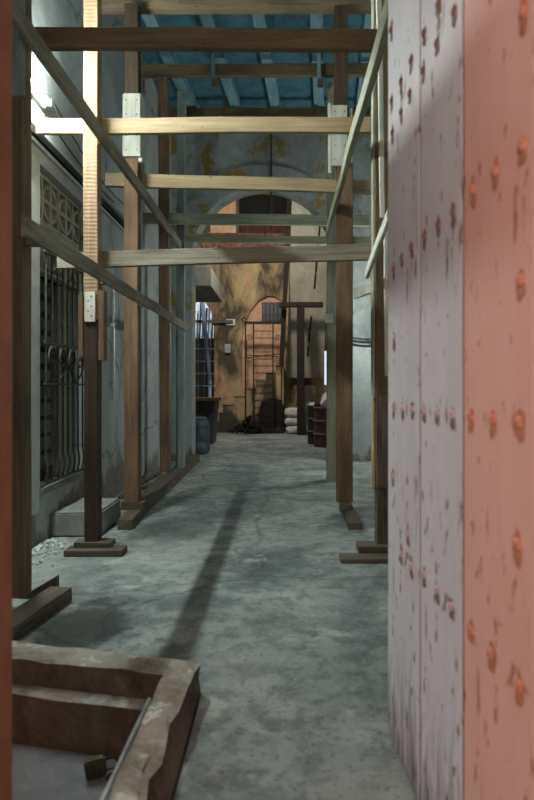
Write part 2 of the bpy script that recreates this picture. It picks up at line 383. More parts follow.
# thick pale wainscot on both piers
struct(finish('trim_2', boxm(WX + 0.002, ACX - AR, AY - 0.03, AY - 0.001, 0, 2.55, 0.006), M['paleblue']))
bm = bmesh.new(); prism_y(bm, [(ACX + AR, 0), (RX - 0.002, 0), (RX - 0.002, 1.78), (1.5, 1.95), (1.3, 2.03), (1.05, 2.05), (ACX + AR, 1.9)], AY - 0.06, AY - 0.001)
struct(finish('trim_3', bm, M['paleblue']))

# ceiling: blue boards with rafters running away and two cross joists
ceil = struct(finish('ceiling', boxm(WX - 0.22, RX + 0.2, 0.45, AY + 0.42, CZ, CZ + 0.12), M['blue']), 'blue painted board ceiling')
k = 0
for x in (-2.25, -1.58, -0.9, -0.28, 0.4, 1.05):
    xa = x - 0.1; xb = x + 0.26
    lo, hi = 0.75, AY - 0.02
    fx = lambda y: x + (y - 7.4) * 0.072
    y0 = lo if fx(lo) > WX + 0.1 else 7.4 + (WX + 0.1 - x) / 0.072
    timber('rafter', (fx(y0), y0, CZ - 0.071), (min(fx(hi), RX - 0.1), hi, CZ - 0.071), 0.15, 0.14, M['bluelight'], ceil)

# ------------------------------------------------------------------ courtyard beyond the arch
FY = 18.0
wb = struct(finish('wall_back', boxm(-3.4, 3.4, FY, FY + 0.35, 0, 7.6), M['ochre']), 'stained ochre wall closing the courtyard')
bm = bmesh.new()
nx0, nx1 = -1.19, 0.06; ncx = -0.5; 
npts = [(nx0, 0.8), (nx1, 0.8), (nx1, 3.75), (-0.25, 3.92), (-0.45, 3.93), (-0.7, 3.8), (-0.95, 3.5), (-1.1, 3.15), (nx0, 2.8)]
prism_y(bm, npts, FY - 0.2, FY + 0.14)
b2 = bmesh.new(); prism_y(b2, [(-2.75, 0.4), (-2.0, 0.4), (-2.0, 3.0), (-2.1, 3.5), (-2.3, 3.8), (-2.75, 3.8)], FY - 0.2, FY + 0.6)
cut(wb, bm, b2, boxm(1.2, 1.52, FY - 0.3, FY + 0.7, 1.35, 2.35), boxm(-1.3, 0.22, FY - 0.3, FY + 0.25, 5.75, 8.0))
bm = bmesh.new(); prism_y(bm, [(x * 0.999, z) for x, z in npts], FY + 0.1, FY + 0.139)
struct(finish('wall_niche', bm, M['brickpink']), 'pink brick infill of the arched niche')
struct(finish('wall_courtyard_left', boxm(-3.4, -3.2, AY + 0.42, FY, 0, 7.6), M['soffit']))
struct(finish('wall_courtyard_right', boxm(3.2, 3.4, AY + 0.42, FY, 0, 7.6), M['soffit']))
# ends of the passage wall towards the courtyard
bm = bmesh.new(); box(bm, -3.4, WX, AY, AY + 0.42, 0, 7.6); box(bm, RX, 3.4, AY, AY + 0.42, 0, 7.6); box(bm, WX, RX, AY, AY + 0.42, CZ + 0.12, 7.6)
struct(finish('wall_courtyard_front', bm, M['soffit']))
struct(finish('ceiling_shade_slab', boxm(-3.4, 3.4, 15.6, FY + 0.35, 7.6, 7.75), M['soffit']))  # unseen roof slab added to lower the sky light in the courtyard
# brick rubble course and brick patch high on the back wall
bm = boxm(-2.5, 0.25, FY - 0.1, FY - 0.001, 5.15, 5.72); rough(bm, 0.05, 4, 12)
for v in bm.verts: v.co.y = min(v.co.y, FY - 0.002)
tag(finish('rubble_ledge', bm, M['rubble']), 'broken brick ledge high on the ochre back wall', 'ledge')
t = tag(empty('brick_patch', (-1.75, FY - 0.06, 5.75)), 'pink exposed brick patch beside the dark upper opening', 'brickwork')
finish('brickwork', boxm(-2.1, -1.36, FY - 0.06, FY - 0.002, 5.75, 7.1), M['brickpink'], t)
finish('jamb', boxm(-1.36, -1.27, FY - 0.08, FY - 0.002, 5.73, 7.4), M['orange'], t)
t = tag(empty('wooden_shutter', (-0.5, FY + 0.15, 5.75)), 'dark red brown boarded shutter inside the upper opening', 'shutter')
for i in range(4): finish('board', boxm(-1.25 + i * 0.36, -0.9 + i * 0.36, FY + 0.17, FY + 0.21, 5.76, 6.15, 0.004), M['brownwood'], t)
finish('panel', boxm(-1.28, 0.2, FY + 0.215, FY + 0.245, 5.76, 7.5), M['void'], t)

# stair along the back wall
steps = [(207, 422), (219, 413), (223, 405), (234, 396.8), (245, 388.8), (256, 381.4), (266, 373.6), (276, 366)]
SY = 17.45; sc = F / SY; pts = []
for i, (px, py) in enumerate(steps):
    x = (px - CX) / sc; z = H + (CY - py) / sc
    pz = 0.11 if i == 0 else H + (CY - steps[i - 1][1]) / sc
    pts += [(x, pz), (x, z)]
pts[0] = (pts[0][0], 0.0)
pts += [(0.03, pts[-1][1]), (0.03, 0.0)]
st = empty('masonry_stair', (-0.8, SY, 0)); tag(st, 'stained masonry steps climbing beside the ochre wall', 'stair')
bm = bmesh.new(); prism_y(bm, pts, SY, FY - 0.003); finish('stair_body', bm, M['ochre'], st)
for i, (px, py) in enumerate(steps):
    x = (px - CX) / sc; z = H + (CY - py) / sc
    x1 = 0.03 if i == len(steps) - 1 else (steps[i + 1][0] - CX) / sc
    finish('tread', boxm(x - 0.02, x1 + 0.0, SY - 0.03, FY - 0.004, z + 0.001, z + 0.035, 0.004), M['concrete'], st)
bm = bmesh.new()
prism_y(bm, [(-0.68, 0.2), (-0.5, 0.12), (0.02, 0.15), (0.05, 0.7), (-0.05, 0.92), (-0.3, 0.98), (-0.62, 0.86), (-0.7, 0.5)], SY - 0.008, SY - 0.001)
finish('soot_patch', bm, M['mould'], st)
bm = bmesh.new()
for i in range(70):
    p = Vector((-0.95 + 0.42 * abs(random.gauss(0, .45)) * random.choice((-1, 1)), 16.9 + random.uniform(-0.08, 0.08), 0.02))
    p.z = random.uniform(0.0, max(0.06, 0.42 - abs(p.x + 0.95) * 0.9)); s = random.uniform(0.03, 0.08)
    bmesh.ops.create_icosphere(bm, subdivisions=1, radius=s, matrix=Matrix.Translation(p + Vector((0, 0, s * 0.9))))
rough(bm, 0.03, 14)
for v in bm.verts: v.co.y = min(v.co.y, 17.04); v.co.z = max(v.co.z, 0.001)
tag(finish('leaf_litter', bm, M['debris']), 'dark heap of debris at the foot of the stair', 'debris', kind='stuff')

# wrought iron gate in front of the stair
GY = 17.1; gs = F / GY
gx = lambda px: (px - CX) / gs
gz = lambda py: H + (CY - py) / gs
gt = tag(empty('iron_gate', (gx(262), GY, 0)), 'rusty wrought iron gate standing before the bricked arch', 'gate')
bm = bmesh.new(); box(bm, gx(244), gx(282), GY - 0.05, GY + 0.05, gz(324), gz(321.5))
for sx in (gx(244), gx(282)): tube(bm, [(sx + math.cos(a) * 0.05, GY, gz(320) + math.sin(a) * 0.06) for a in [PI * 2 * i / 12 for i in range(10)]], 0.02, 6)
finish('top_rail', bm, M['iron'], gt)
for px in (245.5, 253.5, 273, 281.5):
    bm = bmesh.new(); tube(bm, [(gx(px), GY, 0.09), (gx(px), GY, gz(324.2))], 0.02, 6); finish('upright', bm, M['iron'], gt)
for i in range(14):
    py = 331 + i * 7
    bm = bmesh.new(); tube(bm, [(gx(254.2), GY, gz(py)), (gx(272.4), GY, gz(py))], 0.012, 6); finish('rung', bm, M['iron'], gt)
for cx_, sgn in ((249.5, 1), (277.3, -1)):
    for k_ in range(2):
        zc = gz(338 + 22 * k_); pts_ = []
        for i in range(40):
            a = i / 39 * PI * 3.2; r = 0.015 + 0.085 * i / 39
            pts_.append((gx(cx_) + sgn * r * math.cos(a), GY, zc + (r * math.sin(a)) * (1 if k_ == 0 else -1)))
        for j in range(8): pts_.append((pts_[-1][0], GY, pts_[-1][2] + (-0.05 if k_ == 0 else 0.03)))
        bm = bmesh.new(); tube(bm, pts_, 0.011, 6); finish('scroll', bm, M['iron'], gt)
bm = bmesh.new(); tube(bm, [(gx(244.5), GY - 0.035, gz(358)), (gx(282), GY - 0.035, gz(353.5))], 0.014, 6); tube(bm, [(gx(244.5), GY - 0.035, gz(355)), (gx(282), GY - 0.035, gz(357))], 0.012, 6)
finish('cross_bar', bm, M['iron'], gt)
finish('bottom_rail', boxm(gx(244), gx(284), GY - 0.05, GY + 0.05, 0.0, 0.09), M['iron'], gt)
# grey slatted vent in the niche
vt = tag(empty('slatted_vent', (-0.33, FY + 0.05, 3.2)), 'grey slatted vent at the top of the bricked niche', 'vent')
for i in range(5): finish('slat', boxm(-0.6 + i * 0.115, -0.51 + i * 0.115, FY + 0.03, FY + 0.09, 3.2, 3.74, 0.01), M['louver'], vt)
finish('backing', boxm(-0.62, -0.02, FY + 0.092, FY + 0.098, 3.18, 3.76), M['black'], vt)

# leaning dark raker, propped concrete flight, timber T prop
timber_ = timber('raking_timber', (-0.04, 16.95, 0.62 + H), (0.2, 16.95, 6.9), 0.13, 0.12, M['verydark']); tag(timber_, 'dark timber raker leaning up past the bricked arch', 'timber')
fl = tag(empty('concrete_flight', (0.7, 17.0, 1.5)), 'propped grey concrete stair flight with slots in its underside', 'stair')
bm = bmesh.new()
A = [(0.1, 17.75, 1.55), (1.14, 17.75, 1.55), (1.33, 16.35, 7.0), (0.26, 16.35, 7.0)]
lo = [bm.verts.new(p) for p in A]; hi = [bm.verts.new((p[0], p[1] + 0.2, p[2] + 0.05)) for p in A]
bm.faces.new(lo); bm.faces.new(hi[::-1])
for i in range(4): bm.faces.new((lo[i], hi[i], hi[(i + 1) % 4], lo[(i + 1) % 4]))
finish('slab', bm, M['soffit'], fl)
def on_slab(z): return 17.75 - (z - 1.55) / 5.45 * 1.4
for py0, py1, px0, px1 in ((252, 272, 317.5, 316), (274, 288, 315.5, 314.5), (316, 330, 311.3, 310.2), (332, 342, 309.6, 309), (346, 356, 308.4, 307.6), (222, 244, 320, 318.5)):
    y = on_slab(H + (CY - py0) / 36); s_ = F / y
    z0, z1 = H + (CY - py1) / s_, H + (CY - py0) / s_
    bm = bmesh.new(); tube(bm, [((px1 - CX) / s_, on_slab(z0) - 0.004, z0), ((px0 - CX) / s_, on_slab(z1) - 0.004, z1)], 0.026, 6)
    finish('slot', bm, M['mould'], fl)
tp = tag(empty('timber_prop', (0.5, 16.55, 0)), 'dark timber T prop standing between the sacks', 'prop')
s_ = F / 16.5
upright('post', (297 - CX) / s_, (304.5 - CX) / s_, 16.45, 0.2, 0.0, H + (CY - 307.2) / s_, M['verydark'], tp)
timber('head_beam', ((279 - CX) / s_, 16.55, H + (CY - 304.6) / s_), ((323 - CX) / s_, 16.55, H + (CY - 304.6) / s_), 0.2, 0.125, M['verydark'], tp)

# concrete balcony box on the left of the courtyard
finish_ = finish('concrete_balcony', boxm(-3.19, -1.57, 13.5, 16.0, 3.46, 3.9, 0.015), M['concrete'])
bm = bmesh.new(); 
tag(finish_, 'square grey concrete balcony box jutting over the courtyard', 'balcony')
# barred opening: frame and grid
gr = tag(empty('window_grille', (-2.38, FY + 0.1, 0.4)), 'thin iron grid filling the arched opening behind the bin', 'grille')
for i in range(9):
    z = 0.6 + i * 0.36
    bm = bmesh.new(); tube(bm, [(-2.74, FY + 0.1, z), (-2.01 if z < 3 else -2.1 - (z - 3) * 0.3, FY + 0.1, z)], 0.013, 6); finish('grille_bar', bm, M['steel'], gr)
for i in range(4):
    x = -2.66 + i * 0.18; bm = bmesh.new(); tube(bm, [(x, FY + 0.13, 0.41), (x, FY + 0.13, 3.7 if x < -2.3 else 3.3)], 0.01, 6); finish('grille_bar', bm, M['steel'], gr)
bm = bmesh.new(); box(bm, -3.9, -1.0, 20.4, 20.5, 0.0, 2.9)
struct(finish('wall_far_yard', bm, M['void']))
for i in range(12):
    x = -3.5 + i * 0.1
    o = timber('leaning_plank', (x, 20.75, 0.0), (x + 0.12, 21.0, 3.8 + 0.9 * ((i * 7) % 5) / 5), 0.07, 0.03, M['bluelight'] if i % 2 else M['greyiron'])
    tag(o, 'pale plank leaning in the yard beyond the iron grid', 'plank', 'planks beyond the grid')
pp = tag(empty('leaning_pipe', (-2.0, 17.2, 0)), 'blue grey pipe leaning in front of the barred opening', 'pipe')
ps = F / 17.2
px_ = lambda p: (p - CX) / ps
bm = bmesh.new(); tube(bm, [(px_(209.8), 17.2, 1.45), (px_(201.5), 17.4, 3.65)], 0.06, 10); finish('upper_pipe', bm, M['bluepipe'], pp, smooth=True)
bm = bmesh.new(); tube(bm, [(px_(210), 17.2, 0.0), (px_(210), 17.2, 1.40)], 0.045, 10); finish('lower_pipe', bm, M['bluepipe'], pp, smooth=True)
bm = bmesh.new(); lathe(bm, [(0.066, 1.36), (0.066, 1.46)], px_(210), 17.2, 12); finish('joint', bm, M['steel'], pp)
# bracket and electric box on the ochre wall
br = tag(empty('wall_bracket', (-1.7, 17.9, 3.1)), 'grey metal bracket rail fixed across the ochre wall', 'bracket')
bs = F / 17.9
bx = lambda p: (p - CX) / bs
bm = bmesh.new(); box(bm, bx(194), bx(233), 17.88, 17.93, H + (CY - 323) / bs, H + (CY - 320) / bs); finish('bar', bm, M['greyiron'], br)
bm = bmesh.new(); box(bm, bx(226), bx(235), 17.94, 17.998, H + (CY - 325) / bs, H + (CY - 319) / bs); finish('plate', bm, M['steel'], br)
eb = tag(empty('electric_box', (bx(227.5), 17.95, H + (CY - 353) / bs)), 'small grey electric box under the wall bracket', 'electric box')
finish('box', boxm(bx(224.8), bx(230.5), 17.88, 17.998, H + (CY - 353) / bs, H + (CY - 344) / bs, 0.01), M['steel'], eb)
bm = bmesh.new(); tube(bm, [(bx(226.5), 17.97, H + (CY - 343.8) / bs), (bx(226.5), 17.97, H + (CY - 326) / bs)], 0.02, 6); finish('conduit', bm, M['greyiron'], eb)

# bin, blue plastic drum
bn = tag(empty('waste_bin', (-1.9, 14.0, 0)), 'grey waste bin with a flat dark lid and black liner', 'bin')
bm = bmesh.new()
lo = [(-2.2, 13.75), (-1.56, 13.75), (-1.56, 14.5), (-2.2, 14.5)]; hi = [(-2.28, 13.65), (-1.5, 13.65), (-1.5, 14.6), (-2.28, 14.6)]
a = [bm.verts.new((x, y, 0.0)) for x, y in lo]; b = [bm.verts.new((x, y, 0.95)) for x, y in hi]
bm.faces.new(a[::-1]); bm.faces.new(b)
for i in range(4): bm.faces.new((a[i], a[(i + 1) % 4], b[(i + 1) % 4], b[i]))
bmesh.ops.bevel(bm, geom=[e for e in bm.edges if abs(e.verts[0].co.z - e.verts[1].co.z) > 0.5], offset=0.06, segments=3, affect='EDGES')
finish('bin_body', bm, M['bingrey'], bn)
finish('lid', boxm(-2.34, -1.46, 13.6, 14.66, 0.952, 1.03, 0.012), M['greybrown'], bn)
bm = bmesh.new(); prism_y(bm, [(-2.1, 0.945), (-1.5, 0.945), (-1.54, 0.72), (-1.68, 0.55), (-1.78, 0.7), (-1.95, 0.62), (-2.05, 0.78)], 13.6, 13.63)
rough(bm, 0.02, 9, 1); finish('liner', bm, M['black'], bn)
dr = tag(empty('plastic_drum', (-1.62, 11.75, 0)), 'blue grey plastic drum in front of the waste bin', 'drum')
bm = bmesh.new(); lathe(bm, [(0.2, 0.0), (0.23, 0.03), (0.235, 0.2), (0.22, 0.22), (0.235, 0.25), (0.235, 0.45), (0.22, 0.47), (0.23, 0.5), (0.2, 0.62), (0.17, 0.64)], -1.62, 11.75); finish('drum_body', bm, M['bluedrum'], dr, smooth=True)
bm = bmesh.new(); lathe(bm, [(0.18, 0.641), (0.18, 0.68), (0.16, 0.69)], -1.62, 11.75); finish('drum_lid', bm, M['bluedrum'], dr)

# sacks
def sack(x0, x1, y0, y1, z0, z1, label, seed):
    bm = bmesh.new(); bmesh.ops.create_cube(bm, size=2)
    bmesh.ops.subdivide_edges(bm, edges=bm.edges[:], cuts=7, use_grid_fill=True)
    for v in bm.verts:
        p = v.co.copy(); q = Vector([math.copysign(abs(c) ** 1.0, c) for c in p])
        l = (abs(p.x) ** 3.2 + abs(p.y) ** 3.2 + abs(p.z) ** 3.2) ** (1 / 3.2); p = p / l
        n = noise.noise(p * 1.7 + Vector((seed, 0, 0))) * 0.1
        p = p * (1 + n)
        v.co = Vector(((x0 + x1) / 2 + p.x * (x1 - x0) / 2, (y0 + y1) / 2 + p.y * (y1 - y0) / 2, min(z1, max(z0, (z0 + z1) / 2 + p.z * (z1 - z0) / 2))))
        v.co.x = min(x1, max(x0, v.co.x))
    o = finish('sack', bm, M['sack'], smooth=True); tag(o, label, 'sack', 'stacked sacks by the timber prop'); return o
ss = F / 17.0
sx_ = lambda p: (p - CX) / ss
sack(sx_(285.5), sx_(304), 16.75, 17.3, 0.0, 0.232, 'pale filled sack lying at the bottom of the stack by the prop', 1)
sack(sx_(284.5), sx_(304), 16.75, 17.3, 0.234, 0.455, 'pale filled sack in the middle of the stack by the prop', 2)
sack(sx_(284), sx_(304), 16.75, 17.3, 0.457, 0.72, 'pale bulging sack on top of the stack by the prop', 3)
sack(sx_(305), sx_(319), 16.7, 17.3, 0.0, 0.44, 'lower pale sack between the timber prop and the drums', 4)
sack(sx_(305), sx_(317), 16.7, 17.25, 0.443, 0.87, 'upper pale sack between the timber prop and the drums', 5)

# oil drums
def drum(cx, cy, r, h, mat, label, lid=True):
    t = tag(empty('oil_drum', (cx, cy, 0)), label, 'drum', 'oil drums in the courtyard')
    def rib(z): return [(r, z - 0.02), (r + 0.012, z - 0.006), (r + 0.012, z + 0.006), (r, z + 0.02)]
    bm = bmesh.new(); lathe(bm, [(r - 0.01, 0), (r, 0.012)] + [(r, h * 0.3), (r, h * 0.64), (r, h - 0.02), (r - 0.02, h - 0.02)], cx, cy); finish('drum_body', bm, mat, t, smooth=False)
    for z in (h * 0.33, h * 0.66, h - 0.012):
        bm = bmesh.new(); lathe(bm, [(r + 0.001, z - 0.014), (r + 0.014, z - 0.008), (r + 0.014, z + 0.008), (r + 0.001, z + 0.014)], cx, cy, cap=False); finish('hoop', bm, M['drumrim'], t)
    return t
drum(0.71, 13.85, 0.16, 0.86, M['drumgreen'], 'narrow dark green drum next to the pale sacks')
drum(0.91, 13.15, 0.26, 0.84, M['drumred'], 'faded red oil drum with a white bag on it')
drum(1.25, 12.55, 0.27, 0.82, M['drumred'], 'faded red oil drum half hidden behind the grey post')
bm = bmesh.new(); bmesh.ops.create_icosphere(bm, subdivisions=4, radius=0.2, matrix=Matrix.Translation((1.0, 13.1, 0.95))); rough(bm, 0.09, 6)
for v in bm.verts: v.co.z = max(0.842 + 0.0, v.co.z)
tag(finish('plastic_bag', bm, M['plasticbag'], smooth=True), 'crumpled white plastic bag on top of the red drum', 'bag')
bm = bmesh.new(); bmesh.ops.create_icosphere(bm, subdivisions=3, radius=0.06, matrix=Matrix.Translation((0.725, 13.08, 0.9))); rough(bm, 0.05, 9)
for v in bm.verts: v.co.z = max(0.842, v.co.z)
tag(finish('black_rag', bm, M['black']), 'black rag beside the white bag on the drum', 'rag')
tag(timber('grey_board', (1.19, 13.3, 0.86), (1.08, 13.5, 1.38), 0.16, 0.02, M['louver']), 'dark grey board slanting up from the red drums', 'board')

# ------------------------------------------------------------------ left wall: window, breeze blocks, lamp, ducts
win = struct(empty('window_1', (WX - 0.05, (WY0 + WY1) / 2, WZ0)), 'tall barred window with scrolled ironwork in the plaster wall')
finish('window_sill', boxm(WX - 0.2, WX + 0.03, WY0 + 0.002, WY1 - 0.002, WZ0 + 0.001, WZ0 + 0.05, 0.008), M['concrete'], win)
finish('reveal', boxm(WX - 0.21, WX + 0.004, WY0 + 0.001, WY0 + 0.018, WZ0 + 0.052, WZ1 - 0.002), M['whitewall'], win)
def sqb(bm, pts, r): tube(bm, pts, r, 6)
GX = WX + 0.03
for i in range(8):
    y = WY0 + 0.07 + i * 0.127
    bm = bmesh.new()
    pts_ = [(GX, y, 2.29), (GX, y, 0.66)] + [(GX + 0.014 * math.sin(PI * j / 8), y, 0.66 - 0.17 * j / 8) for j in range(1, 9)] + [(GX, y, 0.46)]
    tube(bm, pts_, 0.0085, 6); o = finish('bar', bm, M['greyiron'], win)
for z in (2.29, 1.575, 1.25, 0.462):
    finish('rail', boxm(GX - 0.006, GX + 0.012, WY0 + 0.03, WY1 - 0.06, z - 0.009, z + 0.009), M['greyiron'], win)
for k_ in range(2):
    yc = WY0 + 0.28 + k_ * 0.46
    for s in (-1, 1):
        pts_ = [(GX + 0.018, yc, 1.265)]
        for i in range(1, 9): t = i / 8; pts_.append((GX + 0.018, yc + s * (0.2 * math.sin(t * PI / 2)), 1.265 + 0.19 * t))
        c0 = (yc + s * 0.11, 1.465)
        for i in range(28):
            a = i / 27 * PI * 3.1; r = 0.09 * (1 - i / 34)
            pts_.append((GX + 0.018, c0[0] + s * r * math.cos(a), c0[1] + r * math.sin(a)))
        bm = bmesh.new(); tube(bm, pts_, 0.009, 6); finish('scroll', bm, M['greyiron'], win)
sh = finish('shutter', boxm(WX - 0.2, WX - 0.15, WY0 + 0.05, WY0 + 0.72, WZ0 + 0.052, 2.14), M['shutterdark'], win)
for i in range(11):
    z = 0.55 + i * 0.145
    bm = boxm(WX - 0.148, WX - 0.135, WY0 + 0.12, WY0 + 0.62, z, z + 0.1)
    for v in bm.verts:
        if v.co.z < z + 0.05: v.co.x += 0.03
    finish('louvre', bm, M['louver'], sh)
lf = finish('leaf', boxm(WX - 0.2, WX - 0.12, WY0 + 0.78, WY1 - 0.004, WZ0 + 0.052, 2.14), M['greygreen'], win)
for i in range(3): finish('batten', boxm(WX - 0.119, WX - 0.09, WY0 + 0.82 + i * 0.11, WY0 + 0.87 + i * 0.11, WZ0 + 0.052, 2.12), M['greygreen'], lf)
struct(finish('trim_4', boxm(WX + 0.0005, WX + 0.008, 4.3, WY0 - 0.002, 0.25, 2.98, 0.003), M['whitewall']), 'whitewashed plaster jamb beside the barred window')
# breeze block screen
bs_ = tag(empty('breeze_block_screen', (WX - 0.1, (WY0 + WY1) / 2, 2.16)), 'pierced breeze block screen above the barred window', 'screen')
def breeze(y0, z0, s=0.366, h=0.395):
    bm = bmesh.new(); x0, x1 = WX - 0.15, WX - 0.06; b = 0.026
    box(bm, x0, x1, y0, y0 + s, z0, z0 + b); box(bm, x0, x1, y0, y0 + s, z0 + h - b, z0 + h)
    box(bm, x0, x1, y0, y0 + b, z0 + b, z0 + h - b); box(bm, x0, x1, y0 + s - b, y0 + s, z0 + b, z0 + h - b)
    cy, cz = y0 + s / 2, z0 + h / 2
    box(bm, x0, x1, cy - 0.016, cy + 0.016, z0 + b, z0 + h - b); box(bm, x0, x1, y0 + b, cy - 0.016, cz - 0.016, cz + 0.016); box(bm, x0, x1, cy + 0.016, y0 + s - b, cz - 0.016, cz + 0.016)
    for sy in (-1, 1):
        for sz in (-1, 1):
            ring = []
            for i in range(9):
                a = PI / 2 * i / 8
                ring.append([(cy + sy * (s / 2 - b - 0.002) - sy * r * math.cos(a) * 0.98, cz + sz * 0.014 + sz * r * math.sin(a)) for r in (0.105, 0.138)])
            vs = [[[bm.verts.new((x, p[0], p[1])) for x in (x0 + 0.005, x1 - 0.005)] for p in q] for q in ring]
            for i in range(8):
                A_, B_ = vs[i], vs[i + 1]
                bm.faces.new((A_[0][0], A_[0][1], B_[0][1], B_[0][0])); bm.faces.new((A_[1][0], B_[1][0], B_[1][1], A_[1][1]))
                bm.faces.new((A_[0][1], A_[1][1], B_[1][1], B_[0][1])); bm.faces.new((A_[0][0], B_[0][0], B_[1][0], A_[1][0]))
    return finish('breeze_block', bm, M['breeze'], bs_)
for r in range(2):
    for c in range(3): breeze(WY0 + 0.05 + c * 0.368, 2.165 + r * 0.399)

# fluorescent lamp on the wall, ducts and cables
TX, TZ, TY0, TY1 = WX + 0.065, 3.45, 3.36, 4.88
lp = tag(empty('fluorescent_lamp', (WX + 0.02, 4.15, TZ)), 'glowing fluorescent tube lamp fixed high on the plaster wall', 'lamp')
bm = bmesh.new(); tube(bm, [(TX, TY0 + 0.03, TZ), (TX, TY1 - 0.03, TZ)], 0.017, 12); finish('tube', bm, M['tube'], lp, smooth=True)
finish('housing', boxm(WX + 0.001, WX + 0.035, TY0, TY1, TZ - 0.035, TZ + 0.035, 0.004), M['housing'], lp)
for y in (TY0, TY1 - 0.03): finish('end_cap', boxm(WX + 0.036, TX + 0.022, y, y + 0.029, TZ - 0.022, TZ + 0.022, 0.004), M['housing'], lp)
def fill_lamp(x, sgn, y0, y1, z, label):
    t = tag(empty('fluorescent_lamp', (x - sgn * 0.02, (y0 + y1) / 2, z)), label, 'lamp')
    bm = bmesh.new(); tube(bm, [(x - sgn * 0.065, y0 + 0.03, z), (x - sgn * 0.065, y1 - 0.03, z)], 0.017, 12); finish('tube', bm, M['tube_fill'], t, smooth=True)
    a, b = sorted((x - sgn * 0.001, x - sgn * 0.035)); finish('housing', boxm(a, b, y0, y1, z - 0.035, z + 0.035, 0.004), M['housing'], t)
    a, b = sorted((x - sgn * 0.036, x - sgn * 0.087))
    for y in (y0, y1 - 0.03): finish('end_cap', boxm(a, b, y, y + 0.029, z - 0.022, z + 0.022, 0.004), M['housing'], t)
fill_lamp(RX, 1, 8.85, 9.95, 2.3, 'added unseen fluorescent tube lamp giving fill light to the window wall')  # unseen lamp, added to brighten the window wall
for z, r, m_, lab, y1 in ((3.205, 0.016, 'duct', 'pale upper cable duct under the fluorescent lamp', 7.6), (3.14, 0.02, 'black', 'black cable duct between the two pale ducts', 7.6), (3.085, 0.014, 'duct', 'pale lower cable duct above the breeze block screen', 7.6)):
    bm = bmesh.new(); box(bm, WX + 0.001, WX + 0.001 + 2 * r, 0.75, y1, z - r, z + r)
    tag(finish('cable_duct', bm, M[m_]), lab, 'duct', 'ducts along the plaster wall')
def sag(p, q, d, r, label):
    p, q = Vector(p), Vector(q); pts_ = []
    for i in range(17):
        t = i / 16; v = p.lerp(q, t); v.z -= d * 4 * t * (1 - t); pts_.append(v)
    bm = bmesh.new(); tube(bm, pts_, r, 6); return tag(finish('hanging_cable', bm, M['cable'], smooth=True), label, 'cable', 'loose black cables')
sag((WX + 0.06, 4.95, 3.52), (WX + 0.06, 7.4, 3.38), 0.12, 0.006, 'upper thin black cable drooping along the wall past the lamp')
sag((WX + 0.03, 4.95, 3.36), (WX + 0.02, 6.9, 3.29), 0.05, 0.006, 'lower thin black cable drooping along the wall past the lamp')
for i, (z, w) in enumerate(((2.06, 'highest'), (2.02, 'middle'), (1.97, 'lowest'))):
    sag((1.0, AY - 0.09, z + 0.06), (RX - 0.01, AY - 0.09, z + 0.03), 0.05 + 0.01 * i, 0.013, w + ' of three black cables above the pale pier base')
cp = tag(empty('conduit_pipe', (WX + 0.03, 6.85, 1.1)), 'thin galvanised conduit pipe on the plaster wall', 'pipe')
bm = bmesh.new(); tube(bm, [(WX + 0.03, 6.85, 1.1), (WX + 0.03, 6.85, 2.38)], 0.014, 8); finish('pipe', bm, M['steel'], cp)
for z in (1.24, 2.36, 1.9): finish('clip', boxm(WX + 0.001, WX + 0.05, 6.825, 6.875, z, z + 0.035, 0.004), M['steel'], cp)
bm = bmesh.new(); tube(bm, [(WX + 0.02, 8.05, 0.15), (WX + 0.02, 8.05, 0.98)], 0.012, 6)
tag(finish('thin_rod', bm, M['iron']), 'thin dark rod upright against the wall behind the tall brown post', 'rod')
# timber door leaf shut in the wall further back, low step at the wall foot
d2 = struct(empty('door_2', (WX + 0.01, 9.1, 0.06)), 'blue grey boarded door in the plaster wall')
for i in range(2): finish('board', boxm(WX + 0.001, WX + 0.035, 8.2 + i * 1.08, 9.26 + i * 1.08, 0.06, 3.0, 0.004), M['wall'], d2)
bm = boxm(WX + 0.003, -1.5, 5.05, 5.75, 0.0, 0.2, 0.015); rough(bm, 0.012, 6, 2)
for v in bm.verts: v.co.z = max(v.co.z, 0.0)
tag(finish('concrete_step', bm, M['concrete']), 'low concrete step below the barred window', 'step')
bm = bmesh.new()
for i in range(130):
    y = random.uniform(4.2, 4.92); x = WX + 0.03 + abs(random.gauss(0, 0.1)); s = random.uniform(0.004, 0.02)
    bmesh.ops.create_icosphere(bm, subdivisions=1, radius=s, matrix=Matrix.Translation((x, y, s * 0.5)))
rough(bm, 0.01, 40)
for v in bm.verts: v.co.z = max(v.co.z, 0.001); v.co.x = max(v.co.x, WX + 0.002)
tag(finish('plaster_rubble', bm, M['dust']), 'white plaster crumbs spilt along the wall foot', 'rubble', kind='stuff')

# ------------------------------------------------------------------ shoring timbers
LEFT, RIGHT = 'shoring posts along the window wall', 'shoring posts along the door side'
# post nearest the doorway
p = tag(empty('timber_post', (-1.457, 3.38, 0.08)), 'dark timber post nearest the doorway with a grey painted top board', 'post', LEFT)
upright('post', -1.521, -1.393, 3.32, 0.12, 0.082, 4.3, M['greybrown'], p)
timber('cleat', (-1.45, 3.30, 2.76), (-1.45, 3.30, 4.3), 0.15, 0.035, M['greypaint'], p)
def nails(par, pts):
    for x, y, z in pts:
        bm = bmesh.new(); bmesh.ops.create_cone(bm, cap_ends=True, segments=8, radius1=0.006, radius2=0.005, depth=0.004, matrix=Matrix.Translation((x, y - 0.002, z)) @ Matrix.Rotation(PI / 2, 4, 'X'))
        finish('nail', bm, M['iron'], par)
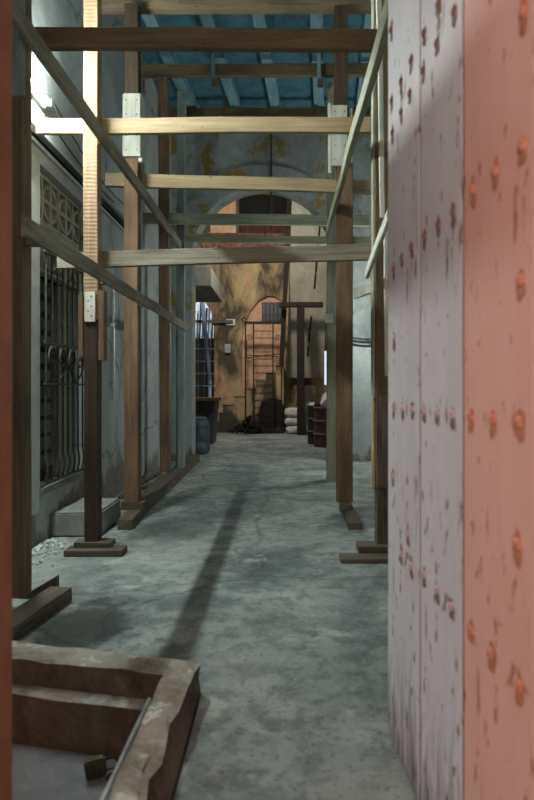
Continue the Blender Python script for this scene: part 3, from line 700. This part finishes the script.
# first post by the window
p = tag(empty('timber_post', (-1.405, 4.6, 0.085)), 'slim sawn pine post spliced onto a dark lower post by the window', 'post', LEFT)
upright('upper_post', -1.462, -1.358, 4.55, 0.11, 1.72, 4.95, M['pale_saw'], p)
upright('lower_post', -1.46, -1.36, 4.55, 0.11, 0.087, 1.718, M['dark'], p)
c = timber('splice_plate', (-1.412, 4.54, 1.70), (-1.412, 4.54, 1.92), 0.078, 0.018, M['whitewood'], p)
nails(c, [(-1.412 + 0.012 * (-1) ** k, 4.5305, 1.74 + 0.036 * k) for k in range(5)])
timber('cleat', (-1.485, 4.59, 1.44), (-1.485, 4.59, 1.90), 0.038, 0.09, M['brown'], p)
timber('cleat', (-1.335, 4.59, 1.42), (-1.335, 4.59, 1.93), 0.042, 0.09, M['brown'], p)
# second post
p = tag(empty('timber_post', (-1.41, 5.83, 0.16)), 'thick orange brown post with whitewashed boards near its top, beyond the window', 'post', LEFT)
upright('lower_post', -1.477, -1.347, 5.76, 0.13, 0.162, 3.40, M['orange'], p)
upright('upper_post', -1.475, -1.349, 5.765, 0.12, 3.402, 4.80, M['dark'], p)
c = timber('cleat', (-1.40, 5.742, 3.36), (-1.40, 5.742, 3.94), 0.165, 0.032, M['whitewood'], p)
nails(c, [(-1.40 + dx, 5.7255, z) for dx in (-0.05, 0.05) for z in (3.42, 3.55, 3.75, 3.88)])
timber('cleat', (-1.327, 5.81, 3.32), (-1.327, 5.81, 3.95), 0.034, 0.1, M['whitewood'], p)
# third post, fourth post
p = tag(empty('timber_post', (-1.53, 8.12, 0.13)), 'light brown post between the orange brown post and the grey painted one', 'post', LEFT)
upright('post', -1.60, -1.475, 8.05, 0.13, 0.132, 5.27, M['brown'], p, dx=-0.03)
p = tag(empty('timber_post', (-1.415, 8.6, 0.13)), 'narrow grey painted post standing furthest along the window wall', 'post', LEFT)
upright('post', -1.47, -1.362, 8.5, 0.12, 0.132, 5.30, M['greypaint'], p, dx=0.02)

# right side posts
p = tag(empty('timber_post', (0.717, 4.54, 0.085)), 'brown post close to the studded door with a splintered lower board', 'post', RIGHT)
upright('upper_post', 0.669, 0.768, 4.48, 0.12, 0.62, 4.95, M['greybrown'], p)
upright('lower_post', 0.678, 0.768, 4.48, 0.12, 0.087, 0.618, M['soil'], p)
timber('cleat', (0.718, 4.46, 0.50), (0.718, 4.46, 1.165), 0.1, 0.034, M['soil'], p)
timber('splinter_strip', (0.654, 4.52, 0.48), (0.654, 4.52, 1.12), 0.022, 0.06, M['pale'], p, warp=0.012)
timber('edge_strip', (0.659, 4.54, 1.14), (0.659, 4.54, 4.9), 0.016, 0.1, M['greygreen'], p)
timber('side_board', (0.712, 4.44, 2.43), (0.680, 4.44, 4.3), 0.035, 0.03, M['whitewood'], p)
timber('side_board', (0.745, 4.44, 1.3), (0.737, 4.44, 2.36), 0.03, 0.03, M['whitewood'], p)
p = tag(empty('timber_post', (0.6, 6.07, 0.11)), 'thick brown post with whitewashed boards, facing the orange brown one', 'post', RIGHT)
upright('lower_post', 0.525, 0.677, 6.0, 0.14, 0.112, 3.40, M['orange'], p)
upright('upper_post', 0.50, 0.628, 6.01, 0.12, 3.402, 4.93, M['dark'], p)
c = timber('cleat', (0.545, 5.98, 3.36), (0.545, 5.98, 3.94), 0.15, 0.034, M['whitewood'], p)
nails(c, [(0.545 + dx, 5.9625, z) for dx in (-0.045, 0.045) for z in (3.42, 3.55, 3.75, 3.88)])
timber('cleat', (0.455, 6.05, 3.30), (0.455, 6.05, 3.98), 0.03, 0.09, M['whitewood'], p)
timber('cleat', (0.659, 6.05, 3.40), (0.659, 6.05, 3.93), 0.03, 0.09, M['whitewood'], p)
p = tag(empty('timber_post', (0.645, 8.27, 0.0)), 'weathered grey green post behind the thick brown one', 'post', RIGHT)
upright('post', 0.58, 0.70, 8.2, 0.13, 0.0, 5.27, M['greygreen'], p, dx=0.01)
timber('edge_strip', (0.722, 8.26, 0.0), (0.722, 8.26, 4.4), 0.03, 0.07, M['orange'], p)
timber('cleat', (0.61, 8.18, 2.08), (0.61, 8.18, 2.21), 0.11, 0.03, M['whitewood'], p)

def beam(a, b, w, h, m_, label, name='cross_beam', cat='beam', group='beams nailed across the passage', warp=0.006):
    return tag(timber(name, a, b, w, h, M[m_], None, warp), label, cat, group)
U = lambda px, Y: (px - CX) / F * Y
V = lambda py, Y: H + (CY - py) / F * Y
# cross beams, near to far
beam((U(26, 3.47), 3.47, V(39, 3.47)), (U(381, 3.47), 3.47, V(41, 3.47)), 0.05, 0.112, 'greybrown', 'brown cross beam high up nearest the doorway, behind the first dark post')
beam((-1.86, 4.69, V(127, 4.69)), (U(370, 4.63), 4.63, V(125.5, 4.63)), 0.045, 0.114, 'pale', 'brightly lit pale pine cross beam level with the lamp')
beam((U(58, 4.69), 4.69, V(261, 4.69)), (U(390, 4.63), 4.63, V(252, 4.63)), 0.045, 0.118, 'grey', 'lowest cross beam, weathered grey, nailed behind the slim pine post')
beam((-1.88, 5.96, V(4, 5.96)), (RX - 0.02, 6.2, V(4, 6.2)), 0.1, 0.15, 'greybrown', 'topmost brown beam under the blue ceiling boards')
beam((-1.70, 5.94, V(180, 5.94)), (0.9, 6.19, V(188, 6.19)), 0.06, 0.125, 'pale', 'pale cross beam below the brightly lit one, behind the orange brown post')
beam((-1.86, 8.24, V(218.5, 8.24)), (1.16, 8.38, V(221, 8.38)), 0.06, 0.14, 'greygreen', 'grey green cross beam crossing in front of the arch top')
beam((U(175, 8.7), 8.7, V(238, 8.7)), (U(372, 8.7), 8.7, V(241, 8.7)), 0.05, 0.105, 'greygreen', 'thin grey green cross beam just above the lowest one')
beam((-1.88, 8.13, V(71.5, 8.13)), (RX - 0.05, 8.27, V(70, 8.27)), 0.09, 0.15, 'greybrown', 'grey brown ceiling beam carrying the two hanging wooden hooks')
beam((-1.88, 9.6, V(114, 9.6)), (RX - 0.05, 9.6, V(113, 9.6)), 0.09, 0.14, 'greybrown', 'dim ceiling beam furthest back above the arch')
for px, lab in ((213, 'wooden hook hanging over the ceiling beam above the passage middle'), (319, 'wooden hook hanging over the ceiling beam near the door side')):
    t = tag(empty('wooden_hook', (U(px, 8.1), 8.1, V(83, 8.1))), lab, 'hook', 'hooks on the ceiling beam')
    timber('strap', (U(px, 8.06), 8.06, V(86, 8.06)), (U(px, 8.06), 8.06, V(54, 8.06)), 0.05, 0.03, M['bluelight'], t)
    timber('block', (U(px + 1.5, 8.02), 8.02, V(87, 8.02)), (U(px + 1.5, 8.02), 8.02, V(79, 8.02)), 0.07, 0.04, M['brown'], t)
for px, lab in ((225, 'short wooden stub hanging below the furthest ceiling beam mid passage'), (317, 'short wooden stub hanging below the furthest ceiling beam near the door side')):
    tag(timber('wooden_stub', (U(px, 9.53), 9.53, V(117, 9.53)), (U(px, 9.53), 9.53, V(96, 9.53)), 0.04, 0.04, M['brown']), lab, 'stub', 'stubs below the ceiling beam')

# rails running away along the posts
RG = 'side rails nailed along the posts'
beam((-1.321, 2.98, 3.055), (-1.321, 7.95, 3.06), 0.035, 0.105, 'grey', 'upper side rail running along the window wall posts', 'side_rail', 'rail', RG)
lr = beam((-1.27, 3.04, 2.005), (-1.27, 8.2, 2.02), 0.028, 0.10, 'grey', 'lower side rail running along the window wall posts', 'side_rail', 'rail', RG)
for y, xo in ((3.38, -1.392), (4.6, -1.357), (5.83, -1.346)):
    finish('spacer', boxm(xo, -1.2845, y - 0.03, y + 0.03, 1.985, 2.045), M['grey'], lr)
beam((0.494, 2.75, 2.97), (0.494, 6.95, 2.955), 0.04, 0.10, 'greygreen', 'upper side rail running along the door side posts', 'side_rail', 'rail', RG)
beam((0.60, 3.5, 2.19), (0.60, 4.44, 2.03), 0.025, 0.07, 'whitewood', 'short whitewashed rail sloping down beside the studded door', 'side_rail', 'rail', RG)
beam((0.795, 4.7, 2.03), (0.71, 6.05, 2.14), 0.03, 0.10, 'whitewood', 'short pale rail between the two brown door side posts', 'side_rail', 'rail', RG)

# soles and foot boards on the floor
SG = 'timber soles on the floor'
def sole(a, b, w, h, m_, label, name='timber_sole', cat='sole'): return beam(a, b, w, h, m_, label, name, cat, SG)
sole((-1.335, 2.93, 0.0405), (-1.265, 3.53, 0.0405), 0.13, 0.08, 'soil', 'sole timber under the post nearest the doorway')
timber_w = bmesh.new(); prism_y(timber_w, [(-1.52, 0.0), (-1.30, 0.0), (-1.30, 0.13)], 3.56, 3.6)
tag(finish('wooden_wedge', timber_w, M['soil']), 'thin wooden wedge beside the nearest sole timber', 'wedge')
sole((-1.575, 4.53, 0.0235), (-1.157, 4.53, 0.0235), 0.16, 0.046, 'soil', 'lower foot board under the slim pine post', 'foot_board', 'board')
sole((-1.53, 4.60, 0.066), (-1.26, 4.60, 0.066), 0.14, 0.038, 'soil', 'upper foot board under the slim pine post', 'foot_board', 'board')
sole((-1.355, 5.31, 0.044), (-1.385, 6.0, 0.044), 0.125, 0.087, 'soil', 'thick sole block under the orange brown post')
sole((-1.50, 5.82, 0.124), (-1.30, 5.82, 0.124), 0.15, 0.07, 'soil', 'packing block between the orange brown post and its sole', 'packing_block', 'block')
sole((-1.40, 6.05, 0.064), (-1.47, 10.4, 0.064), 0.15, 0.127, 'soil', 'long sole timber running under the light brown and grey painted posts')
for i, (x, y, a, lab) in enumerate(((-1.72, 7.3, 0.12, 'loose batten by the wall foot, closest to the orange brown post'), (-1.62, 8.0, -0.02, 'loose batten by the wall foot, nearest the long sole'), (-1.78, 8.3, 0.06, 'loose batten lying against the boarded door foot'))):
    tag(timber('loose_batten', (x - a / 2, y - 0.5, 0.022), (x + a / 2, y + 0.5, 0.022), 0.06, 0.04, M['soil']), lab, 'batten', 'loose battens by the wall')
sole((0.622, 5.31, 0.031), (0.622, 6.2, 0.031), 0.125, 0.06, 'soil', 'sole board under the thick brown door side post')
sole((0.55, 5.97, 0.086), (0.66, 5.97, 0.086), 0.2, 0.048, 'soil', 'packing block under the thick brown door side post', 'packing_block', 'block')
sole((0.40, 4.36, 0.017), (0.86, 4.36, 0.017), 0.16, 0.032, 'soil', 'lower foot board under the post close to the studded door', 'foot_board', 'board')
sole((0.54, 4.50, 0.06), (0.88, 4.50, 0.06), 0.17, 0.05, 'soil', 'upper foot board under the post close to the studded door', 'foot_board', 'board')

# ------------------------------------------------------------------ floor pit: kerb, cover, padlock
kb = tag(empty('pit_kerb', (-0.7, 2.45, -0.2)), 'low broken concrete kerb around the covered floor pit', 'kerb')
bm = bmesh.new()
prism(bm, [(-1.262, 2.685), (-0.328, 2.455), (-0.326, 1.002), (-0.465, 1.002), (-0.455, 2.345), (-1.262, 2.525)], -0.18, 0.122)
bmesh.ops.bisect_plane(bm, geom=bm.verts[:] + bm.edges[:] + bm.faces[:], plane_co=(0, 0, 0.02), plane_no=(0, 0, 1))
bmesh.ops.triangulate(bm, faces=[f for f in bm.faces if len(f.verts) > 4])
bmesh.ops.subdivide_edges(bm, edges=[e for e in bm.edges if e.calc_length() > 0.25], cuts=9, use_grid_fill=True)
bmesh.ops.triangulate(bm, faces=bm.faces[:])
bmesh.ops.subdivide_edges(bm, edges=[e for e in bm.edges if e.calc_length() > 0.09], cuts=1)
for v in bm.verts:
    if v.co.z > 0.05:
        q = v.co * 9
        v.co.z += noise.noise(q) * 0.012; v.co.x += noise.noise(q + Vector((9, 0, 0))) * 0.014; v.co.y += noise.noise(q + Vector((0, 9, 0))) * 0.012
        if v.co.x > -0.37: v.co.x -= min(1, max(0, (2.42 - v.co.y) / 0.2)) * (0.035 + 0.03 * noise.noise(v.co * 5)); v.co.z -= 0.008
bm.normal_update()
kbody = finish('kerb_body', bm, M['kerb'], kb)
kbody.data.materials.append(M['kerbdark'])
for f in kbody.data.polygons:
    if f.normal.y < -0.6 or f.normal.x > 0.6: f.material_index = 1  # outer side painted dark for its unlit shade, besides bare brick and dirt
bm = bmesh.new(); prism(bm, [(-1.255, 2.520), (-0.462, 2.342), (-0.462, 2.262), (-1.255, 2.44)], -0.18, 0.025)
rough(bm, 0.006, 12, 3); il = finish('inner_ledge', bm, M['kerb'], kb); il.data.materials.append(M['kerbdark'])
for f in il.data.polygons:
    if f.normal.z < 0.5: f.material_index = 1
bm = bmesh.new(); tube(bm, [(-0.486, 1.02, 0.118), (-0.474, 1.6, 0.122), (-0.468, 2.17, 0.116)], 0.009, 6); finish('steel_edging', bm, M['steel'], kb)
cv = tag(empty('pit_cover', (-0.85, 1.7, -0.17)), 'flat grey sheet cover lying down inside the kerb', 'cover')
bm = bmesh.new(); prism(bm, [(-1.25, 1.01), (-0.475, 1.01), (-0.475, 2.235), (-1.25, 2.41)], -0.17, -0.145); finish('sheet', bm, M['lid'], cv)
finish('hasp', boxm(-0.61, -0.49, 2.13, 2.17, -0.144, -0.136, 0.002), M['iron'], cv)
pl = tag(empty('padlock', (-0.65, 2.15, -0.143)), 'old dark padlock lying on the grey pit cover', 'padlock')
Rz = Matrix.Translation((-0.65, 2.15, -0.108)) @ Matrix.Rotation(0.2, 4, 'Z') @ Matrix.Rotation(-0.15, 4, 'Y')
bm = boxm(-0.035, 0.035, -0.02, 0.02, -0.032, 0.032, 0.006); finish('padlock_body', bm, M['padlock'], pl, matrix=Rz)
bm = bmesh.new(); tube(bm, [(0.034, 0, -0.02), (0.055, 0, -0.02)] + [(0.055 + 0.021 * math.sin(a), 0, -0.02 * math.cos(a)) for a in [PI * i / 10 for i in range(1, 10)]] + [(0.055, 0, 0.02), (0.034, 0, 0.02)], 0.005, 8)
finish('shackle', bm, M['iron'], pl, matrix=Rz)

# ------------------------------------------------------------------ doors of the entrance
# right leaf: plane X = 0.4765 - 0.05*Y, three planks with rivets
DA, DB = 0.4765, -0.05
dirv = Vector((DB, 1, 0)).normalized(); nrm = Vector((-dirv.y, dirv.x, 0))      # towards the passage
def dpt(y, off=0.0): return Vector((DA + DB * y, y, 0)) + nrm * off
d1 = tag(empty('studded_door', tuple(dpt(1.5))), 'heavy studded plank door painted grey and salmon, swung open into the passage', 'door')
planks = []
for y0, y1, m_ in ((1.764, 2.172, 'doorgrey'), (1.407, 1.752, 'doorgrey'), (0.98, 1.395, 'doorpink'), (0.74, 0.975, 'doorpink')):
    bm = bmesh.new(); ps_ = [dpt(y0), dpt(y1), dpt(y1, -0.055), dpt(y0, -0.055)]
    prism(bm, [(q.x, q.y) for q in ps_], 0.012, 3.35); bmesh.ops.bevel(bm, geom=[e for e in bm.edges if abs(e.verts[0].co.z - e.verts[1].co.z) > 1], offset=0.002, segments=1, affect='EDGES')
    planks.append((y0, finish('plank', bm, M[m_], d1)))
bm = bmesh.new()
for y0 in (0.9751, 1.3951, 1.7521): 
    g_ = 0.0048 if y0 < 1 else 0.0118; ps_ = [dpt(y0, -0.0015), dpt(y0 + g_, -0.0015), dpt(y0 + g_, -0.05), dpt(y0, -0.05)]; prism(bm, [(q.x, q.y) for q in ps_], 0.02, 3.34)
finish('joint_strip', bm, M['joint'], d1)
def on_door(px, py):
    u = (px - CX) / F; Y = DA / (u - DB); return Y, H + (CY - py) / F * Y
riv = []
for i in range(9): riv.append((2.08 - i * 0.1225, 1.142, 'n'))
Z4 = lambda x, y: (380 + x / 3.47, y / 3.47)
Z5 = lambda x, y: (380 + x / 3.47, 200 + y / 3.47)
Z6 = lambda x, y: (380 + x / 3.47, 400 + y / 3.47)
Z7 = lambda x, y: (380 + x / 3.47, 600 + y / 3.47)
for f_, lst in ((Z4, [(40, 105), (155, 115), (205, 15), (260, 40), (200, 150), (110, 210), (152, 245), (75, 285), (105, 325), (75, 390), (42, 350), (45, 460), (325, 660), (402, 595), (497, 505), (500, 40)]),
               (Z5, [(50, 240), (78, 200), (112, 165), (157, 125), (205, 85), (257, 40), (490, 280), (50, 480)]),
               (Z6, [(48, 265), (75, 535), (110, 575), (155, 605), (200, 660), (480, 500), (98, 462)]),
               (Z7, [(250, 22), (318, 105), (388, 185), (487, 300)])):
    for q in lst: riv.append(on_door(*f_(*q)) + ('o',))
for Y, Z, k_ in riv:
    bm = bmesh.new(); bmesh.ops.create_uvsphere(bm, u_segments=12, v_segments=8, radius=0.013)
    m_ = 'rivetorange' if Y < 1.4 else ('rivetrust' if (k_ == 'o' and Z > 1.5) else 'rivet')
    rot = nrm.to_track_quat('Z', 'Y').to_matrix().to_4x4()
    bmesh.ops.scale(bm, vec=(1, 1, 0.6), verts=bm.verts[:])
    nf = len(bm.faces); c0 = [bm.verts.new((0, 0, 0.0012))]; sd = random.random() * 50; rg = []
    for i in range(16):
        a = 2 * PI * i / 16; r = 0.017 + 0.014 * noise.noise(Vector((math.cos(a), math.sin(a), sd)) * 1.6) + (0.012 if math.sin(a) < -0.4 else 0)
        rg.append(bm.verts.new((r * math.cos(a) * 0.8, r * math.sin(a) * 1.25, 0.0012)))
    for i in range(16): bm.faces.new((c0[0], rg[i], rg[(i + 1) % 16])).material_index = 1
    pk = next((q for y0, q in planks if Y >= y0), planks[-1][1])
    o = finish('rivet', bm, M[m_], pk, matrix=Matrix.Translation(dpt(Y, 0.001) + Vector((0, 0, Z))) @ rot, smooth=True); o.data.materials.append(M['wearorange' if Y < 1.4 else 'wearbrown'])
# left leaf, seen along its end
d3 = tag(finish('plank_door', boxm(-0.69, -0.622, 0.74, 1.432, 0.012, 3.35, 0.008), M['doorred']), 'orange brown plank door leaf opposite the studded door', 'door')

# ------------------------------------------------------------------ lights, world, camera
w = bpy.data.worlds.new('sky'); SC.world = w; w.use_nodes = True
bg = w.node_tree.nodes['Background']; bg.inputs['Color'].default_value = (0.78, 0.9, 1.0, 1); bg.inputs['Strength'].default_value = 0.7
def area(name, loc, tgt, size, power, col):
    l = bpy.data.lights.new(name, 'AREA'); l.energy = power; l.size = size; l.color = col
    o = bpy.data.objects.new(name, l); COL.objects.link(o); o.location = loc
    o.rotation_euler = (Vector(tgt) - Vector(loc)).to_track_quat('-Z', 'Y').to_euler(); return o
area('street_lamp_light', (-0.55, -1.6, 2.3), (0.42, 1.3, 1.3), 0.5, 34, (1.0, 0.55, 0.32))
area('courtyard_lamp_light', (-0.9, 13.2, 5.4), (-0.6, 18, 2.6), 0.5, 120, (1.0, 0.93, 0.82))

cam = bpy.data.cameras.new('camera'); co = bpy.data.objects.new('camera', cam); COL.objects.link(co)
co.location = (0, 0, H); co.rotation_euler = (PI / 2, 0, 0)
cam.sensor_width = 36; cam.lens = F * 36 / 800
cam.shift_x = -(CX - 267) / 800; cam.shift_y = (CY - 400) / 800
cam.clip_start = 0.05; cam.dof.use_dof = True; cam.dof.focus_distance = 6.5; cam.dof.aperture_fstop = 2.8
SC.camera = co
SC.view_settings.view_transform = 'Standard'; SC.view_settings.look = 'None'; SC.view_settings.gamma = 1; SC.view_settings.use_curve_mapping = False
SC.view_settings.exposure = 0.45
